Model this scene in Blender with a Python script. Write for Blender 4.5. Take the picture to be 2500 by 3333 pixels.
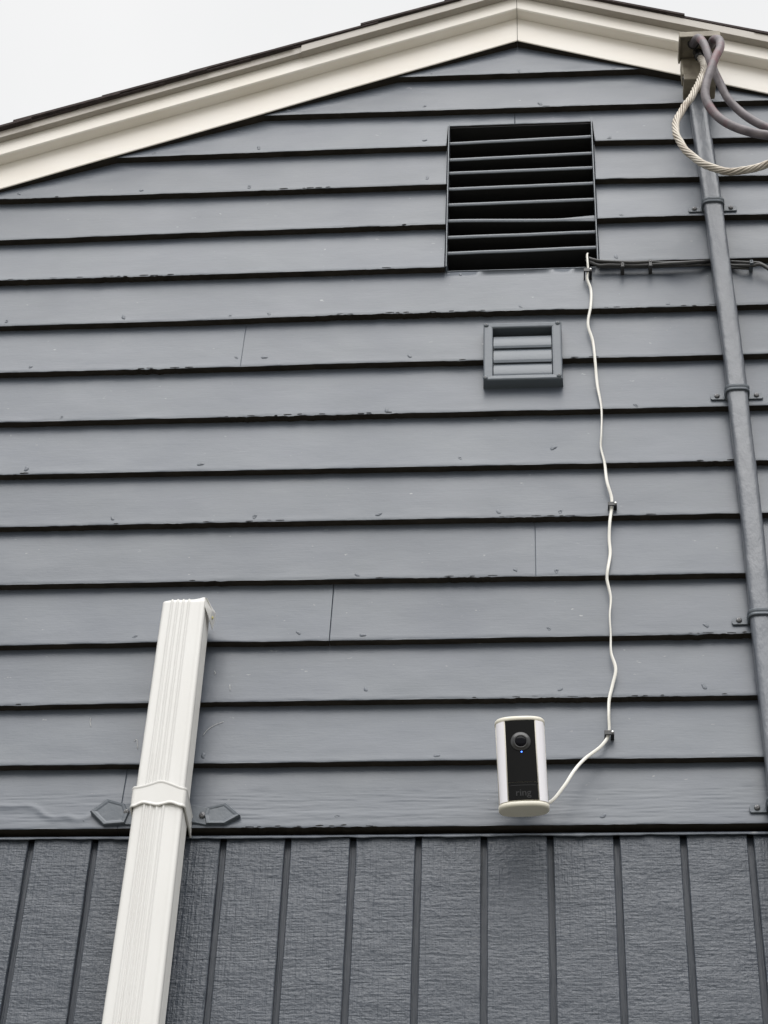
import bpy, bmesh, math, random
import numpy as np
from mathutils import Matrix, Vector, noise
random.seed(7)
for o in list(bpy.data.objects): bpy.data.objects.remove(o)
S = bpy.context.scene
C = S.collection

# ------------------------------------------------------------------ camera
F_PX = 6687.386                      # focal length in pixels of the 2500x3333 photograph
PITCH, YAW, ROLL = 0.6894339, -0.0999844, 0.0439383
Z0 = 3.25                            # height of the lowest clapboard edge above the ground
CAM = np.array([0.8113017, -2.7564241, Z0 - 1.6492517])
fw = np.array([math.sin(YAW)*math.cos(PITCH), math.cos(YAW)*math.cos(PITCH), math.sin(PITCH)])
_r = np.array([math.cos(YAW), -math.sin(YAW), 0.0]); _u = np.cross(_r, fw)
RT = math.cos(ROLL)*_r + math.sin(ROLL)*_u
UP = -math.sin(ROLL)*_r + math.cos(ROLL)*_u
cd = bpy.data.cameras.new("camera"); cam = bpy.data.objects.new("camera", cd); C.objects.link(cam)
cam.matrix_world = Matrix(((RT[0], UP[0], -fw[0], CAM[0]), (RT[1], UP[1], -fw[1], CAM[1]),
                           (RT[2], UP[2], -fw[2], CAM[2]), (0, 0, 0, 1)))
cd.sensor_fit = 'VERTICAL'; cd.sensor_height = 36.0; cd.lens = F_PX/3333*36.0
cd.clip_start = 0.05; cd.clip_end = 3000
S.camera = cam
S.render.resolution_x = 768; S.render.resolution_y = 1024

def at(px, py, y=0.0):
    """photo pixel -> world point on the vertical plane at depth y"""
    d = (px-1250)*RT - (py-1666.5)*UP + F_PX*fw
    return CAM + d*((y-CAM[1])/d[1])

# ------------------------------------------------------------------ light
SUN_EL, SUN_AZ = math.radians(60), math.radians(176)     # azimuth measured from +Y, clockwise
w = bpy.data.worlds.new("World"); S.world = w; w.use_nodes = True
nt = w.node_tree; nt.nodes.clear()
out = nt.nodes.new("ShaderNodeOutputWorld"); bg = nt.nodes.new("ShaderNodeBackground")
sky = nt.nodes.new("ShaderNodeTexSky"); sky.sky_type = 'NISHITA'; sky.sun_disc = False
sky.sun_elevation = SUN_EL; sky.sun_rotation = SUN_AZ
sky.air_density = 1.0; sky.dust_density = 4.0; sky.ozone_density = 1.0
hs = nt.nodes.new("ShaderNodeHueSaturation"); hs.inputs["Saturation"].default_value = 0.06
nt.links.new(sky.outputs[0], hs.inputs["Color"])
mx = nt.nodes.new("ShaderNodeMix"); mx.data_type = 'RGBA'; mx.inputs[0].default_value = 0.75
nt.links.new(hs.outputs[0], mx.inputs[6])
tcn = nt.nodes.new("ShaderNodeTexCoord"); cl = nt.nodes.new("ShaderNodeTexNoise")
cl.inputs["Scale"].default_value = 2.2; cl.inputs["Detail"].default_value = 4
nt.links.new(tcn.outputs["Generated"], cl.inputs["Vector"])
cr = nt.nodes.new("ShaderNodeValToRGB")
cr.color_ramp.elements[0].position = 0.25; cr.color_ramp.elements[0].color = (10.0, 10.08, 10.2, 1)
cr.color_ramp.elements[1].position = 0.8; cr.color_ramp.elements[1].color = (12.0, 12.0, 12.0, 1)
nt.links.new(cl.outputs[0], cr.inputs[0]); nt.links.new(cr.outputs[0], mx.inputs[7])
nt.links.new(mx.outputs[2], bg.inputs[0]); bg.inputs[1].default_value = 0.05
nt.links.new(bg.outputs[0], out.inputs[0])
sl = bpy.data.lights.new("sun", 'SUN'); sl.energy = 1.5; sl.angle = math.radians(64); sl.color = (1, 0.985, 0.965)
so = bpy.data.objects.new("sun", sl); C.objects.link(so); so.location = (0, -6, 12)
sd = Vector((math.sin(SUN_AZ)*math.cos(SUN_EL), math.cos(SUN_AZ)*math.cos(SUN_EL), math.sin(SUN_EL)))
so.rotation_euler = sd.to_track_quat('Z', 'Y').to_euler()
S.view_settings.view_transform = 'Standard'; S.view_settings.look = 'None'
S.view_settings.exposure = 1.0; S.view_settings.gamma = 1.0; S.view_settings.use_curve_mapping = False
S.render.engine = 'CYCLES'

# ------------------------------------------------------------------ materials
def mat(name, col, rough=0.5, metal=0.0, spec=0.5, var=None, vscale=(3, 3, 3), bumps=(), coat=0.0, emit=None, rvar=0.0, specks=None):
    """var: second colour mixed by noise; bumps: (scale xyz, strength, distance, detail)"""
    m = bpy.data.materials.new(name); m.use_nodes = True
    t = m.node_tree; b = t.nodes["Principled BSDF"]
    b.inputs["Base Color"].default_value = (*col, 1); b.inputs["Roughness"].default_value = rough
    b.inputs["Metallic"].default_value = metal; b.inputs["Specular IOR Level"].default_value = spec
    b.inputs["Coat Weight"].default_value = coat
    tc = t.nodes.new("ShaderNodeTexCoord")
    def nz(scale, detail=5, rough_=0.55, off=0):
        mp = t.nodes.new("ShaderNodeMapping"); mp.inputs["Scale"].default_value = scale
        mp.inputs["Location"].default_value = (off, off*.7, off*.3)
        n = t.nodes.new("ShaderNodeTexNoise"); n.inputs["Scale"].default_value = 1.0
        n.inputs["Detail"].default_value = detail; n.inputs["Roughness"].default_value = rough_
        t.links.new(tc.outputs["Object"], mp.inputs[0]); t.links.new(mp.outputs[0], n.inputs["Vector"])
        return n.outputs[0]
    cur = None
    if name == 'painted_clapboard':
        oi = t.nodes.new('ShaderNodeObjectInfo')
    if var:
        mxr = t.nodes.new("ShaderNodeMix"); mxr.data_type = 'RGBA'
        mr = t.nodes.new("ShaderNodeMapRange"); mr.inputs[1].default_value = 0.32; mr.inputs[2].default_value = 0.68
        t.links.new(nz(vscale), mr.inputs[0]); t.links.new(mr.outputs[0], mxr.inputs[0])
        mxr.inputs[6].default_value = (*col, 1); mxr.inputs[7].default_value = (*var, 1)
        cur = mxr.outputs[2]
        if name == 'painted_clapboard':        # each board took the paint a little differently
            hv = t.nodes.new('ShaderNodeHueSaturation'); mr2 = t.nodes.new('ShaderNodeMapRange')
            mr2.inputs[3].default_value = .93; mr2.inputs[4].default_value = 1.08
            t.links.new(oi.outputs['Random'], mr2.inputs[0]); t.links.new(mr2.outputs[0], hv.inputs['Value'])
            t.links.new(cur, hv.inputs['Color']); cur = hv.outputs[0]
        t.links.new(cur, b.inputs["Base Color"])
    if specks:
        scol, sscale, lo, hi = specks
        m2 = t.nodes.new("ShaderNodeMix"); m2.data_type = 'RGBA'
        mr = t.nodes.new("ShaderNodeMapRange"); mr.inputs[1].default_value = lo; mr.inputs[2].default_value = hi
        t.links.new(nz(sscale, 3, .5, 11.3), mr.inputs[0]); t.links.new(mr.outputs[0], m2.inputs[0])
        if cur: t.links.new(cur, m2.inputs[6])
        else: m2.inputs[6].default_value = (*col, 1)
        m2.inputs[7].default_value = (*scol, 1); t.links.new(m2.outputs[2], b.inputs["Base Color"])
    if rvar:
        mr = t.nodes.new("ShaderNodeMapRange"); mr.inputs[3].default_value = rough-rvar; mr.inputs[4].default_value = rough+rvar
        t.links.new(nz((6, 6, 9), 4, .5, 4.1), mr.inputs[0]); t.links.new(mr.outputs[0], b.inputs["Roughness"])
    prev = None
    for i, (sc, st, dist, det) in enumerate(bumps):
        bp = t.nodes.new("ShaderNodeBump"); bp.inputs["Strength"].default_value = st; bp.inputs["Distance"].default_value = dist
        t.links.new(nz(sc, det, .6, 2.7*i), bp.inputs["Height"])
        if prev: t.links.new(prev, bp.inputs["Normal"])
        prev = bp.outputs[0]
    if prev: t.links.new(prev, b.inputs["Normal"])
    if emit:
        b.inputs["Emission Color"].default_value = (*emit[0], 1); b.inputs["Emission Strength"].default_value = emit[1]
    return m

M = {}
M['siding'] = mat("painted_clapboard", (.079, .0925, .1175), .38, spec=.58, var=(.088, .1025, .1225), vscale=(5, 3, 9),
                  bumps=[((16, 10, 130), .25, .0008, 4), ((45, 45, 300), .32, .0006, 3), ((5, 5, 9), .6, .005, 2), ((60, 60, 70), .25, .0012, 3)], rvar=.10,
                  specks=((.21, .22, .23), (55, 55, 110), .72, .79))
M['panel'] = mat("rough_sawn_panel_paint", (.038, .048, .066), .30, spec=.60, var=(.047, .057, .074), vscale=(4, 4, 6),
                 bumps=[((32, 20, 260), .75, .0020, 6), ((170, 20, 10), .9, .0024, 4), ((130, 90, 160), .8, .0018, 3), ((14, 10, 20), .6, .006, 2)], rvar=.1,
                 specks=((.095, .105, .12), (50, 70, 140), .66, .78))
M['groove'] = mat('groove_paint', (.034, .043, .058), .4, spec=.5, var=(.042, .05, .066), vscale=(200, 20, 5), bumps=[((420, 20, 9), .8, .0012, 3)])
M['trim'] = mat("cream_trim_paint", (.79, .755, .705), .5, var=(.75, .705, .64), vscale=(5, 5, 12),
                bumps=[((9, 9, 60), .3, .001, 3)], specks=((.45, .40, .33), (16, 16, 60), .72, .82))
M['drip'] = mat("drip_edge_metal", (.36, .33, .29), .4, var=(.31, .28, .245), vscale=(6, 6, 14), bumps=[((20, 20, 20), .15, .001, 2)])
M['shingle'] = mat("asphalt_shingle", (.050, .040, .040), .95, spec=.2, var=(.085, .068, .066), vscale=(60, 60, 60),
                   bumps=[((500, 500, 500), 1, .003, 3)])
M['white'] = mat("white_enamel_aluminium", (.69, .685, .67), .38, var=(.64, .63, .61), vscale=(9, 9, 2.5), bumps=[((25, 25, 5), .2, .0008, 3)],
                 specks=((.62, .57, .48), (30, 30, 26), .75, .84))
M['grey_metal'] = mat("grey_painted_metal", (.090, .106, .128), .36, spec=.55, var=(.10, .116, .135), vscale=(20, 20, 20),
                      bumps=[((70, 70, 70), .5, .0015, 4)])
M['grey_plain'] = mat("grey_painted_plastic", (.090, .107, .130), .36, spec=.55, var=(.10, .117, .138), vscale=(20, 20, 20),
                      bumps=[((90, 90, 160), .35, .0008, 3)])
M['conduit'] = mat("painted_service_cable_sheath", (.086, .098, .120), .32, spec=.7, var=(.108, .118, .136), vscale=(14, 14, 6),
                   bumps=[((42, 42, 20), .8, .0030, 4), ((200, 200, 200), .3, .0006, 2)])
M['raw_shade_edge'] = mat('raw_board_underside_shade', (.022, .019, .016), .9, spec=.2, var=(.04, .034, .028), vscale=(30, 60, 30))  # raw wood in paint cracks; on undersides its near-black is painted-in shade
M['dark'] = mat("dark_backing_and_slat_shade", (.015, .015, .016), .9)  # dark backing; also the painted-in shade on the slat undersides
M['black'] = mat("black_plastic", (.012, .012, .013), .35)
M['black_cable'] = mat("black_cable_sheath", (.035, .035, .036), .45, var=(.06, .06, .062), vscale=(40, 40, 40))
M['steel'] = mat("dull_steel", (.16, .16, .165), .4, metal=.7, bumps=[((300, 300, 300), .3, .0005, 2)])
M['bright'] = mat("bright_nail_steel", (.75, .75, .76), .25, metal=.8)
M['wire'] = mat("white_flat_cable", (.80, .785, .74), .42, var=(.74, .72, .66), vscale=(30, 30, 30))
M['service'] = mat("weathered_service_cable", (.085, .073, .082), .5, var=(.17, .148, .158), vscale=(30, 30, 45),
                   bumps=[((120, 120, 120), .4, .001, 4)], specks=((.14, .05, .06), (18, 18, 26), .55, .72))
M['alu'] = mat("weathered_aluminium_strand", (.56, .525, .465), .5, metal=.35, var=(.33, .285, .235), vscale=(30, 30, 30))
M['tan'] = mat("dirty_galvanised_head", (.27, .24, .185), .55, metal=.1, var=(.15, .125, .095), vscale=(35, 35, 35), bumps=[((120, 120, 120), .4, .001, 4)])
M['cam_body'] = mat("ivory_camera_plastic", (.80, .765, .665), .35, bumps=[((900, 900, 900), .08, .0003, 2)])
M['cam_light'] = mat("frosted_light_panel", (.86, .845, .89), .3, coat=.3)
M['cam_face'] = mat("gloss_black_face", (.006, .006, .006), .25, spec=.12)
M['lens'] = mat("lens_glass", (.002, .002, .004), .12, spec=.12)
M['lens_ring'] = mat("lens_ring_plastic", (.022, .022, .023), .28, spec=.6)
M['letter'] = mat("grey_lettering", (.040, .040, .042), .5, spec=.15)
M['led'] = mat("blue_indicator", (.02, .05, .4), .3, emit=((.05, .16, 1.0), 3.0))
M['concrete'] = mat("concrete", (.32, .31, .29), .9, var=(.25, .24, .22), bumps=[((30, 30, 30), .5, .004, 5)])
M['ground'] = mat("ground_gravel_turf", (.29, .28, .25), .95, spec=.2, var=(.21, .205, .17), vscale=(.8, .8, .8), bumps=[((40, 40, 40), 1, .03, 4)])
M['rubber'] = mat("yellowed_sealant", (.55, .50, .22), .5)
M['cobweb'] = mat("dusty_cobweb", (.6, .6, .58), .8)

# ------------------------------------------------------------------ helpers
def link(name, me, material, parent=None, smooth=False, loc=None):
    o = bpy.data.objects.new(name, me); C.objects.link(o)
    if material is not None:
        me.materials.append(M[material])
    if smooth:
        me.polygons.foreach_set("use_smooth", [True]*len(me.polygons))
    if parent is not None:
        o.parent = parent
    return o

def fix(me):
    bm = bmesh.new(); bm.from_mesh(me); bmesh.ops.recalc_face_normals(bm, faces=bm.faces); bm.to_mesh(me); bm.free()

def mesh(name, v, f, material, parent=None, smooth=False, flip=True):
    """v in world coordinates; stored relative to the parent's location"""
    v = np.asarray(v, float)
    if parent is not None: v = v-np.array(base_of(parent))
    me = bpy.data.meshes.new(name); me.from_pydata(v.tolist(), [], [list(q) for q in f]); me.update()
    if flip: fix(me)
    return link(name, me, material, parent, smooth)

BASE = {}
def base_of(o):
    return BASE.get(o.name, (0, 0, 0))

def tag(o, label, cat, group=None, kind=None):
    if label: o['label'] = label
    if cat: o['category'] = cat
    if group: o['group'] = group
    if kind: o['kind'] = kind
    return o

def thing(name, label, cat, loc, group=None):
    o = bpy.data.objects.new(name, None); C.objects.link(o); o.location = tuple(loc); o.empty_display_size = .05
    BASE[o.name] = tuple(loc); return tag(o, label, cat, group)

def sub(o, parent):
    """register a part so that its own children can be given in world coordinates"""
    BASE[o.name] = base_of(parent); return o

def bm_obj(name, bm, material, parent=None, smooth=False):
    if parent is not None: bmesh.ops.translate(bm, verts=bm.verts, vec=-Vector(base_of(parent)))
    bmesh.ops.recalc_face_normals(bm, faces=bm.faces)
    me = bpy.data.meshes.new(name); bm.to_mesh(me); bm.free()
    return link(name, me, material, parent, smooth)

def add_box(bm, x0, x1, y0, y1, z0, z1, bev=0.0, seg=2):
    vs = [bm.verts.new(p) for p in ((x0, y0, z0), (x1, y0, z0), (x1, y1, z0), (x0, y1, z0), (x0, y0, z1), (x1, y0, z1), (x1, y1, z1), (x0, y1, z1))]
    fs = [bm.faces.new([vs[i] for i in q]) for q in ((0, 1, 2, 3), (4, 7, 6, 5), (0, 4, 5, 1), (1, 5, 6, 2), (2, 6, 7, 3), (3, 7, 4, 0))]
    if bev:
        es = list({e for f in fs for e in f.edges})
        bmesh.ops.bevel(bm, geom=es, offset=bev, segments=seg, affect='EDGES', profile=.5, clamp_overlap=True)
    return bm

def box(name, material, parent, x0, x1, y0, y1, z0, z1, bev=0.0):
    bm = bmesh.new(); add_box(bm, x0, x1, y0, y1, z0, z1, bev); return bm_obj(name, bm, material, parent)

def prism_xz(name, material, parent, poly, y0, y1, bev=0.0, smooth=False):
    """polygon in x,z extruded from y0 (front) to y1"""
    bm = bmesh.new()
    a = [bm.verts.new((p[0], y0, p[1])) for p in poly]; b = [bm.verts.new((p[0], y1, p[1])) for p in poly]
    n = len(poly); f0 = bm.faces.new(a); bm.faces.new(b[::-1])
    for i in range(n): bm.faces.new((a[i], b[i], b[(i+1) % n], a[(i+1) % n]))
    if bev:
        bmesh.ops.bevel(bm, geom=list(f0.edges), offset=bev, segments=2, affect='EDGES', profile=.5)
    return bm_obj(name, bm, material, parent, smooth)

def catmull(P, step=.006):
    """centripetal spline through P"""
    P = [np.array(p, float) for p in P]; Q = [2*P[0]-P[1]]+P+[2*P[-1]-P[-2]]; outp = []
    for i in range(1, len(Q)-2):
        p0, p1, p2, p3 = Q[i-1:i+3]; n = max(2, int(np.linalg.norm(p2-p1)/step))
        k = [max(1e-4, np.linalg.norm(b-a)**.5) for a, b in ((p0, p1), (p1, p2), (p2, p3))]
        t1 = k[0]; t2 = t1+k[1]; t3 = t2+k[2]
        for j in range(n):
            t = t1+(t2-t1)*j/n
            a1 = (t1-t)/t1*p0+t/t1*p1; a2 = (t2-t)/(t2-t1)*p1+(t-t1)/(t2-t1)*p2; a3 = (t3-t)/(t3-t2)*p2+(t-t2)/(t3-t2)*p3
            b1 = (t2-t)/t2*a1+t/t2*a2; b2 = (t3-t)/(t3-t1)*a2+(t-t1)/(t3-t1)*a3
            outp.append((t2-t)/(t2-t1)*b1+(t-t1)/(t2-t1)*b2)
    outp.append(P[-1]); return np.array(outp)

def frames(pts):
    T = np.gradient(pts, axis=0); T /= np.linalg.norm(T, axis=1)[:, None]
    ref = np.array([0, -1.0, 0]); n = ref-T[0]*ref.dot(T[0])
    if np.linalg.norm(n) < .2: n = np.array([1.0, 0, 0])-T[0]*T[0][0]
    n /= np.linalg.norm(n); N = []
    for t in T:
        n = n-t*n.dot(t); n /= np.linalg.norm(n); N.append(n.copy())
    N = np.array(N); return T, N, np.cross(T, N)

def tube(name, material, parent, pts, r, seg=10, flat=1.0, twist=None, rmod=None, sq=2.0):
    """swept closed section: r is half-width along B, r*flat half-thickness along N"""
    T, N, B = frames(pts); v = []; n = len(pts)
    for i in range(n):
        tw = twist(i) if twist else 0
        for k in range(seg):
            a = 2*math.pi*k/seg; ca, sa = math.cos(a), math.sin(a)
            ca = math.copysign(abs(ca)**(2/sq), ca); sa = math.copysign(abs(sa)**(2/sq), sa)
            rr = r*(rmod(i, a) if rmod else 1)
            u, q = ca*rr*flat, sa*rr
            u, q = u*math.cos(tw)-q*math.sin(tw), u*math.sin(tw)+q*math.cos(tw)
            v.append(pts[i]+N[i]*u+B[i]*q)
    f = [(i*seg+k, i*seg+(k+1) % seg, (i+1)*seg+(k+1) % seg, (i+1)*seg+k) for i in range(n-1) for k in range(seg)]
    f += [tuple(range(seg))[::-1], tuple(range((n-1)*seg, n*seg))]
    return mesh(name, v, f, material, parent, smooth=True)

def lathe(name, material, parent, prof, centre, axis=(0, -1, 0), seg=24, smooth=True):
    """prof: (radius, height along axis)"""
    ax = Vector(axis).normalized(); a = ax.orthogonal().normalized(); b = ax.cross(a); c = Vector(centre); v = []
    for r, h in prof:
        for k in range(seg):
            t = 2*math.pi*k/seg; v.append(tuple(c+ax*h+a*(r*math.cos(t))+b*(r*math.sin(t))))
    n = len(prof)
    f = [(i*seg+k, i*seg+(k+1) % seg, (i+1)*seg+(k+1) % seg, (i+1)*seg+k) for i in range(n-1) for k in range(seg)]
    f += [tuple(range(seg)), tuple(range((n-1)*seg, n*seg))]
    return mesh(name, v, f, material, parent, smooth)

def screw(parent, c, r=.004, axis=(0, -1, 0), material='steel', name='screw'):
    """pan head with a cross slot"""
    bm = bmesh.new(); seg = 16
    s = lathe(name, material, parent, [(r, 0), (r, r*.25), (r*.86, r*.5), (r*.5, r*.62), (r*.12, r*.66)], c, axis, seg)
    bm.free()
    sub(s, parent); c = np.array(c, float); a = np.array(axis, float)
    if abs(a[1]) > .9:
        bm = bmesh.new(); y = c[1]-r*.66
        for an in (.5, .5+math.pi/2):
            dx, dz = math.cos(an)*r*.55, math.sin(an)*r*.55; nx, nz_ = -math.sin(an)*r*.12, math.cos(an)*r*.12
            q = [bm.verts.new((c[0]+sx*dx+sn*nx, y-.0002-.00005*(an > 1), c[2]+sx*dz+sn*nz_)) for sx, sn in ((-1, -1), (1, -1), (1, 1), (-1, 1))]
            bm.faces.new(q)
        bm_obj('slot', bm, 'black', s)
    return s

def fbm(x, y=0, z=0, sc=1.0):
    return noise.fractal(Vector((x*sc, y*sc, z*sc)), 1.0, 2.0, 4)

# ------------------------------------------------------------------ measured lines of the gable
LIP = {0: [(0, 2699), (1000, 2692), (2250, 2681)], 1: [(0, 2492), (2250, 2466), (2441, 2463.5)],
       2: [(0, 2297), (481, 2287), (2250, 2265), (2441, 2263)], 3: [(0, 2100), (500, 2090), (900, 2087.5), (2250, 2065), (2441, 2060)],
       4: [(0, 1903), (900, 1888), (2100, 1870)], 5: [(900, 1697), (2100, 1676)], 6: [(0, 1545), (2185, 1503)],
       7: [(600, 1360.6), (1200, 1347), (2200, 1325), (2500, 1318)], 8: [(600, 1198), (1200, 1180), (2200, 1158), (2500, 1150)],
       9: [(600, 1044), (1200, 1022), (2200, 998), (2500, 989)], 10: [(0, 913), (700, 892), (2200, 845), (2500, 838)],
       11: [(0, 782), (700, 754), (2200, 702), (2500, 696)], 12: [(0, 648), (700, 624.5), (1250, 606), (1929, 582), (2500, 570)],
       13: [(341, 515), (1250, 480), (1929, 458), (2500, 445)], 14: [(827, 377), (1300, 362), (2500, 325)], 15: [(1256, 252), (2132, 223)]}
LIPZ = {}
for k, ps in LIP.items():
    q = sorted((tuple(at(x, y)) for x, y in ps)); LIPZ[k] = ([a[0] for a in q], [a[2] for a in q])
LIPZ[16] = ([0, 1], [LIPZ[15][1][0]+.124]*2)
def lipz(k, x):
    return float(np.interp(x, *LIPZ[k]))
DEP = .015                                    # how far each board's lower edge stands proud of the board below
def face_y(x, z):
    for k in range(15, -1, -1):
        a = lipz(k, x)
        if z >= a: return DEP*(z-a)/(lipz(k+1, x)-a)
    return .012
def on_board(px, py):
    y = .007
    for _ in range(6):
        p = at(px, py, y); y = face_y(p[0], p[2])
    return at(px, py, y)

APX = .777; SL = .398
def apex_z(points, y):
    return float(np.mean([at(*p, y)[2]+SL*abs(at(*p, y)[0]-APX) for p in points]))
Y_FR, Y_FA, Y_DR, Y_SH = -.006, -.032, -.046, -.053
Z_FR = apex_z([(0, 615), (1300, 243), (1683, 131.6), (2500, 303)], Y_FR)
Z_FA = apex_z([(0, 501), (1300, 140), (1683, 26), (2344, 168)], Y_FA)
Z_DR = apex_z([(0, 447), (1300, 80), (2500, 141)], Y_DR)
Z_SH = apex_z([(0, 415), (1300, 59), (2500, 110)], Y_SH)
HALF = 2.6; XL, XR = APX-HALF, APX+HALF; DEPTH = 6.0
VENT = [at(1457, 412), at(1924.5, 395), at(1950.6, 848), at(1452.7, 874.5)]
VX0 = (VENT[0][0]+VENT[3][0])/2; VX1 = (VENT[1][0]+VENT[2][0])/2; VZ1 = (on_board(1457, 412)[2]+on_board(1924.5, 395)[2])/2+.0005; VZ0 = lipz(10, .78)-.002

# ------------------------------------------------------------------ ground
g = mesh('ground', [(-800, -800, 0), (800, -800, 0), (800, 800, 0), (-800, 800, 0)], [(0, 1, 2, 3)], 'ground')
tag(g, 'pale gravel and thin turf ground around the house', 'ground', kind='structure')
del g['category']

# ------------------------------------------------------------------ house
house = thing('house', 'grey gabled house end with clapboards above vertical grooved panels', 'house', (APX, 0, 0))
# core behind the siding (front skin is split round the louvre opening)
zt = Z_FR+.10
def core_poly(x):
    return zt-SL*abs(x-APX)
ys = .029
fv = [(XL, ys, .3), (VX0, ys, .3), (VX1, ys, .3), (XR, ys, .3), (XL, ys, core_poly(XL)), (VX0, ys, core_poly(VX0)), (APX, ys, zt),
      (VX1, ys, core_poly(VX1)), (XR, ys, core_poly(XR)), (VX0, ys, VZ0), (VX1, ys, VZ0), (VX0, ys, VZ1), (VX1, ys, VZ1)]
ff = [(0, 1, 9, 11, 5, 4), (1, 2, 10, 9), (2, 3, 8, 7, 12, 10), (11, 12, 7, 6, 5)]
nf = len(fv); fv += [(XL, DEPTH, .3), (XR, DEPTH, .3), (XL, DEPTH, core_poly(XL)), (APX, DEPTH, zt), (XR, DEPTH, core_poly(XR))]
ff += [(0, nf, nf+2, 4), (3, 8, nf+4, nf+1), (nf, nf+1, nf+4, nf+3, nf+2), (0, 3, nf+1, nf), (4, nf+2, nf+3, 6, 5), (6, nf+3, nf+4, 8, 7)]
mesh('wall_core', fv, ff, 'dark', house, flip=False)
for nm, x0, x1 in (('side_wall', XL-.018, XL-.002), ('side_wall', XR+.002, XR+.018)):
    box(nm, 'panel', house, x0, x1, .03, DEPTH+.01, .3, core_poly(XL)-.02)
box('rear_wall', 'panel', house, XL, XR, DEPTH+.002, DEPTH+.018, .3, core_poly(XL)-.02)
box('foundation', 'concrete', house, XL+.02, XR-.02, .04, DEPTH-.02, -.2, .302)

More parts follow.
